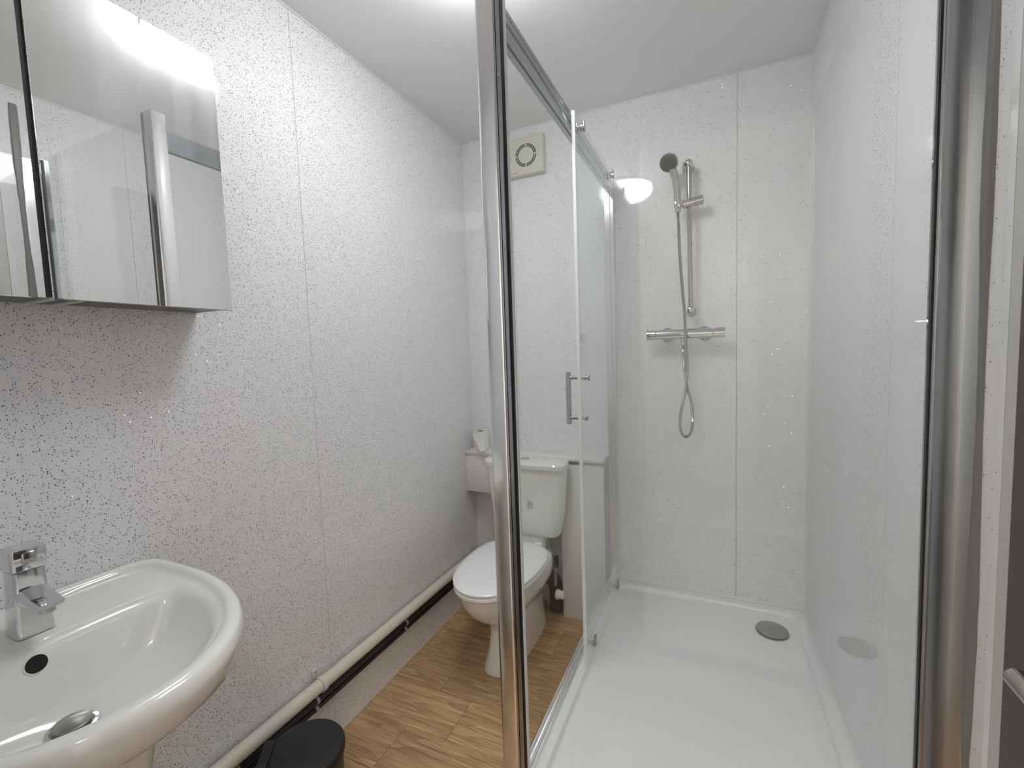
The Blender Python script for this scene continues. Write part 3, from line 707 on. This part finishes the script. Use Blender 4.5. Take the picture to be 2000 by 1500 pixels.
# overflow hole on the bowl's back slope
oc = Vector((-1.0145, CYB - .010, BZ - .042)); on = Vector((.97, 0, .25)).normalized()
obj('overflow', lathe(new(), oc - on * .003, on, [(0, .0135), (.0042, .0135), (.0045, .001)], 28), DARKHOLE, basin)
obj('overflow_rim', loft(new(), [circle(oc + on * .000, .0135, on, 28), circle(oc + on * .0016, .0140, on, 28), circle(oc + on * .0012, .0158, on, 28), circle(oc - on * .001, .0165, on, 28)], closed=True), CERAM, basin)
# pedestal
def P(x0, x1, hw, z, r): return rrect(x0, x1, CYB - hw, CYB + hw, z, r, 6)
R = [P(-1.14, -.845, .115, 0, .06), P(-1.14, -.85, .110, .03, .06), P(-1.135, -.875, .085, .20, .06), P(-1.135, -.880, .082, .45, .06), P(-1.135, -.870, .090, .60, .06), P(-1.14, -.855, .105, BZ - .175, .06), P(-1.14, -.85, .108, BZ - .165, .06)]
obj('pedestal', loft(new(), R), CERAM, basin)

# tap
tp = thing('basin_tap', 'square chrome mixer tap at the back of the basin', 'tap', (-1.085, CYB + .010, BZ - .013))
tx, tyy, tz = -1.085, CYB + .010, BZ - .0125
def bl(x0, x1, hw, z, r=.006): return rrect(x0, x1, tyy - hw, tyy + hw, z, r, 4)
obj('tap_body', loft(new(), [bl(tx - .026, tx + .026, .024, tz, .005), bl(tx - .026, tx + .026, .024, tz + .004, .005), bl(tx - .023, tx + .023, .0215, tz + .06), bl(tx - .0215, tx + .0215, .0205, tz + .111)]), CHROME_T, tp)
b = new()
rg = []
for (x, hw, z0, z1) in ((tx + .012, .020, tz + .050, tz + .084), (tx + .030, .020, tz + .052, tz + .080), (tx + .055, .0195, tz + .056, tz + .074), (tx + .080, .019, tz + .058, tz + .070), (tx + .088, .017, tz + .060, tz + .068)):
    n = 6; ring = []
    for k in range(24):
        a = 2 * PI * k / 24; c, s_ = math.cos(a), math.sin(a)
        ring.append((x, tyy + hw * math.copysign(abs(c) ** .5, c), (z0 + z1) / 2 + (z1 - z0) / 2 * math.copysign(abs(s_) ** .6, s_)))
    rg.append(ring)
loft(b, rg); obj('spout', b, CHROME_T, tp)
obj('aerator', cyl(new(), (tx + .072, tyy, tz + .050), (tx + .072, tyy, tz + .061), .0105, 20), CHROME_W, tp)
lv = obj('lever', loft(new(), [bl(tx - .0225, tx + .0225, .0215, tz + 0.1135), bl(tx - .0235, tx + .0235, .0225, tz + 0.1150), bl(tx - .0245, tx + .0255, .0235, tz + 0.1460), bl(tx - .0235, tx + .0245, .0225, tz + 0.1495), bl(tx - .019, tx + .020, .018, tz + .151)]), CHROME_T, tp)
b = new(); box(b, tx + .020, tx + .0275, tyy - .010, tyy + .010, tz + .123, tz + .145, bev=.004); obj('lever_notch', b, CHROME_W, lv)

# ================================================================== MIRROR CABINET
cab = thing('mirror_cabinet', 'wall hung bathroom cabinet with mirrored doors above the basin', 'mirror cabinet', (-1.14, .39, H + .121))
c0, c1, cz0, cz1 = .06, .716, H + .122, H + .702
XD = -1.079
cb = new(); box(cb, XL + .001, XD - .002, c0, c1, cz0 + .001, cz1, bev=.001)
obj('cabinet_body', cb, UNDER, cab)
xm0 = -1.0765; xm1 = -1.0715
for a, b2, hg_ in ((c0, .387, 0), (.3955, .7205, 1)):
    fr = obj('door', box(new(), XD - .001, xm0, a, b2, cz0 - .001, cz1 + .001), mat('door_backing', (.5, .5, .5), .4), cab)
    obj('mirror', box(new(), xm0, xm1, a, b2, cz0 - .002, cz1 + .002, bev=.0010, seg=1), MIRROR, fr)
obj('door_gap_dark', box(new(), XD - .001, xm0 + .001, .387, .3955, cz0 + .001, cz1 - .001), BLACK, cab)  # black strip in the open gap between the doors, standing for its darkness
for yy in (.397, .437):
    box_obj('bracket', mat('clip_white', (.62, .62, .58), .35), cab, XL + .006, XD + .001, yy - .0035, yy + .0035, cz0 - .004, cz0 + .002, bev=.001)

# ================================================================== ROOM DOOR, opened inwards against the right wall
rd = struct('door_1', box(new(), .298, .336, YF + .03, .672, .008, DZ - .005, bev=.002), DOORM, 'dark grey door opened against the right wall')
hdl = obj('door_rose', lathe(new(), (.298, .47, H - .322), (-1, 0, 0), [(0, .026), (.006, .026), (.008, .024)], 28), STEEL, rd)
obj('lever_handle', tube(new(), spline([(.292, .47, H - .322), (.268, .473, H - .322), (.2565, .482, H - .322), (.2555, .50, H - .322), (.2555, .549, H - .322), (.2555, .554, H - .322)], .004), .0095, 18), mat('satin_nickel', (.45, .42, .38), .25, metal=1), hdl)
struct('trim_11', right_slab(.735, .765, -.006, 0, 0, ZC), GLOSSW, 'white trim strip on the right wall by the door')
